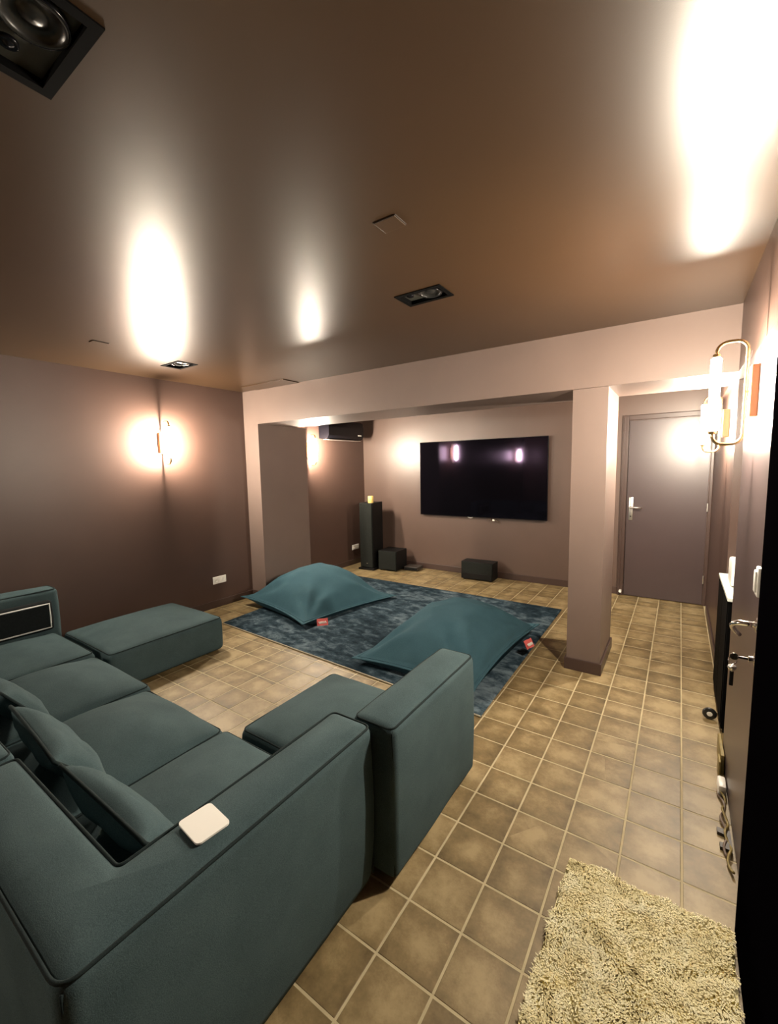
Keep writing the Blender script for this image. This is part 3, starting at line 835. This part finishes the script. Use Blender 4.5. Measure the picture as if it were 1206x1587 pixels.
tag(obj('cable_loop', MB().tube([(-2.54, YF - 0.02, 0.868), (-2.525, YF - 0.022, 0.848), (-2.49, YF - 0.024, 0.840), (-2.46, YF - 0.022, 0.847), (-2.445, YF - 0.02, 0.866)], 0.007, 8), 'white', None, 'all'),
    'white cable loop peeping out under the middle of the television', 'cable')

def speaker_box(name, label, cat, loc, rz, w, d, h, z0=0.0):
    r_ = thing(name, label, cat, loc, rz)
    obj('cabinet', MB().box(-w / 2, w / 2, 0.012, d, z0, z0 + h, 0.004), 'black', r_, False, local=True)
    g_ = obj('grille', MB().box(-w / 2 + 0.008, w / 2 - 0.008, -0.004, 0.014, z0 + 0.008, z0 + h - 0.008, 0.006), 'grille', r_, False, local=True)
    return r_, g_
fs_, g_ = speaker_box('floor_speaker', 'tall black floor speaker in the front left corner, a candle on top', 'speaker', (-4.005, 5.235, 0.0), 0.10, 0.235, 0.33, 1.02, 0.03)
obj('plinth', MB().box(-0.14, 0.14, -0.02, 0.34, 0.0, 0.03, 0.004), 'black', fs_, False, local=True)
obj('badge', MB().box(0.0, 0.03, -0.0065, -0.003, 0.10, 0.108), 'satin', g_, False, local=True)
r = thing('candle', 'short pale yellow pillar candle on top of the tall speaker', 'candle', (-3.945, 5.30, 1.05))
obj('wax', MB().lathe([(0.040, 0.0), (0.042, 0.004), (0.042, 0.100), (0.039, 0.105), (0.030, 0.102), (0.0, 0.099)], (-3.945, 5.30, 1.05), 'z', 24), 'wax', r, True)
obj('wick', MB().tube([(-3.945, 5.30, 1.147), (-3.944, 5.301, 1.163)], 0.0015, 6), 'black', r)
sb, g_ = speaker_box('subwoofer', 'black cube subwoofer on the floor beside the tall speaker', 'speaker', (-3.675, 5.320, 0.0), 0.06, 0.325, 0.34, 0.30, 0.012)
for sx in (-0.13, 0.13):
    for yy in (0.04, 0.29): obj('foot', MB().lathe([(0.016, 0), (0.018, 0.012)], (sx, yy, 0), 'z', 12), 'rubber', sb, False, local=True)
cs, g_ = speaker_box('centre_speaker', 'low black centre speaker on the tiles under the television', 'speaker', (-2.280, 5.480, 0.0), 0.03, 0.46, 0.22, 0.245, 0.012)
obj('lower_panel', MB().box(-0.22, 0.22, -0.012, -0.003, 0.02, 0.10, 0.003), 'black', cs, False, local=True)
for sx in (-0.19, 0.19):
    for yy in (0.03, 0.18): obj('foot', MB().lathe([(0.014, 0), (0.016, 0.012)], (sx, yy, 0), 'z', 12), 'rubber', cs, False, local=True)
r = thing('media_box', 'flat dark box lying on the floor right of the subwoofer', 'box', (-3.37, 5.60, 0.0), 0.10)
obj('body', MB().box(-0.115, 0.115, -0.10, 0.10, 0.006, 0.062, 0.006), 'darkbox', r, False, local=True)
obj('front_panel', MB().box(-0.105, 0.105, -0.104, -0.099, 0.012, 0.056), 'black', r, False, local=True)

# air conditioner in the alcove
r = thing('air_conditioner', 'black air conditioner high on the alcove wall, left of the television', 'air conditioner', (XL, 5.15, 2.02))
prof = [(XL, 2.035), (XL + 0.10, 2.020), (XL + 0.165, 2.035), (XL + 0.195, 2.075), (XL + 0.200, 2.20), (XL + 0.185, 2.285), (XL + 0.15, 2.305), (XL, 2.305)]
mb = MB(); n = len(prof); A0, A1 = 4.71, 5.53
mb.v = [(x, A0, z) for x, z in prof] + [(x, A1, z) for x, z in prof]
mb.f = [tuple(range(n)), tuple(range(2 * n - 1, n - 1, -1))] + [(i, (i + 1) % n, n + (i + 1) % n, n + i) for i in range(n)]
obj('housing', mb, 'gloss_black', r)
obj('louvre', MB().box(XL + 0.06, XL + 0.165, A0 + 0.03, A1 - 0.03, 2.012, 2.020, 0.002), 'satin', r)
obj('display', MB().box(XL + 0.1975, XL + 0.203, A1 - 0.14, A1 - 0.06, 2.088, 2.105), 'white', r)

# sockets
def socket(label, y0, y1, z0, z1):
    r_ = thing('wall_socket', label, 'socket', (XL, (y0 + y1) / 2, (z0 + z1) / 2))
    obj('plate', MB().box(XL, XL + 0.010, y0, y1, z0, z1, 0.003), 'white', r_)
    for t in (0.25, 0.75):
        cyy = y0 + (y1 - y0) * t
        obj('outlet', MB().lathe([(0.022, 0.0), (0.022, 0.003), (0.019, 0.003), (0.018, 0.0005), (0.0, 0.0005)], (XL + 0.010, cyy, (z0 + z1) / 2), 'x', 18), 'white', r_, True)
    return r_
socket('white double socket low on the left wall behind the bean bag', 2.850, 3.020, 0.278, 0.362)
socket('white double socket low on the alcove wall beside the tall speaker', 5.405, 5.575, 0.243, 0.322)

# ------------------------------------------------------------------ niche and things along the right wall
r = thing('cabinet', 'slim black cabinet with a pale top standing in the niche before the near door', 'cabinet', (0.335, 3.30, 0))
obj('body', MB().box(0.262, 0.425, 3.040, 3.690, 0.03, 0.800, 0.004), 'bezel', r)
obj('top', MB().box(0.256, 0.430, 3.030, 3.700, 0.800, 0.822, 0.003), 'whitepaint', r)
obj('door_panel', MB().box(0.258, 0.263, 3.055, 3.360, 0.06, 0.785), 'bezel', r)
obj('door_panel', MB().box(0.258, 0.263, 3.372, 3.675, 0.06, 0.785), 'bezel', r)
obj('plinth', MB().box(0.275, 0.420, 3.055, 3.675, 0.0, 0.03), 'bezel', r)
r = thing('white_box', 'small white rounded box on the pale top of the slim cabinet', 'box', (0.345, 3.36, 0.822))
obj('body', MB().box(0.288, 0.400, 3.30, 3.48, 0.826, 0.985, 0.014), 'white', r, True)
obj('base', MB().box(0.298, 0.390, 3.31, 3.47, 0.822, 0.828), 'black', r)
r = thing('wheel_stop', 'small dark wheel with a pale hub standing at the foot of the slim cabinet', 'wheel', (0.216, 3.18, 0.0))
obj('tyre', MB().lathe([(0.016, 0.0), (0.034, 0.002), (0.038, 0.010), (0.034, 0.020), (0.016, 0.022)], (0.218, 3.17, 0.038), 'y', 20), 'rubber', r, 'all')
obj('hub', MB().lathe([(0.0, -0.003), (0.014, -0.002), (0.016, 0.003), (0.016, 0.019), (0.0, 0.02)], (0.218, 3.17, 0.038), 'y', 16), 'white', r, True)
r = thing('brass_plate', 'bent brass sheet leaning at the foot of the wall beside the black cabinet', 'metal sheet', (0.238, 2.70, 0.0))
obj('sheet', MB().box(0.236, 0.252, 2.62, 2.84, 0.0, 0.105, 0.003), 'gold_card', r)
obj('strip', MB().box(0.226, 0.236, 2.58, 2.66, 0.0, 0.09, 0.003), 'gold_card', r)
tag(obj('adapter', MB().box(0.218, 0.250, 2.44, 2.53, 0.0, 0.052, 0.008), 'white', None, True), 'white plug adapter lying at the foot of the near door', 'adapter')
r = thing('floor_cable', 'tangled pale and dark cable running along the foot of the near door', 'cable', (0.235, 2.3, 0.0))
obj('cable', MB().tube([(0.234 + 0.008 * math.sin(t * 0.63), 2.58 - t * 0.015, 0.009 + 0.007 * (1 + math.sin(t * 0.77))) for t in range(42)], 0.005, 7), 'gold_card', r, 'all')
obj('cable', MB().tube([(0.228 + 0.010 * math.sin(t * 0.43 + 1), 2.56 - t * 0.0125, 0.006 + 0.004 * (1 + math.sin(t * 0.57))) for t in range(42)], 0.005, 7), 'cable', r, 'all')
tag(obj('cable_clip', MB().prism([(0.246, 2.085), (0.246, 2.200), (0.200, 2.200), (0.200, 2.170), (0.230, 2.166), (0.230, 2.118), (0.205, 2.114), (0.205, 2.085)], 0.0, 0.014), 'darkbox', None), 'dark pronged clip on the tiles below the lever handle', 'clip')
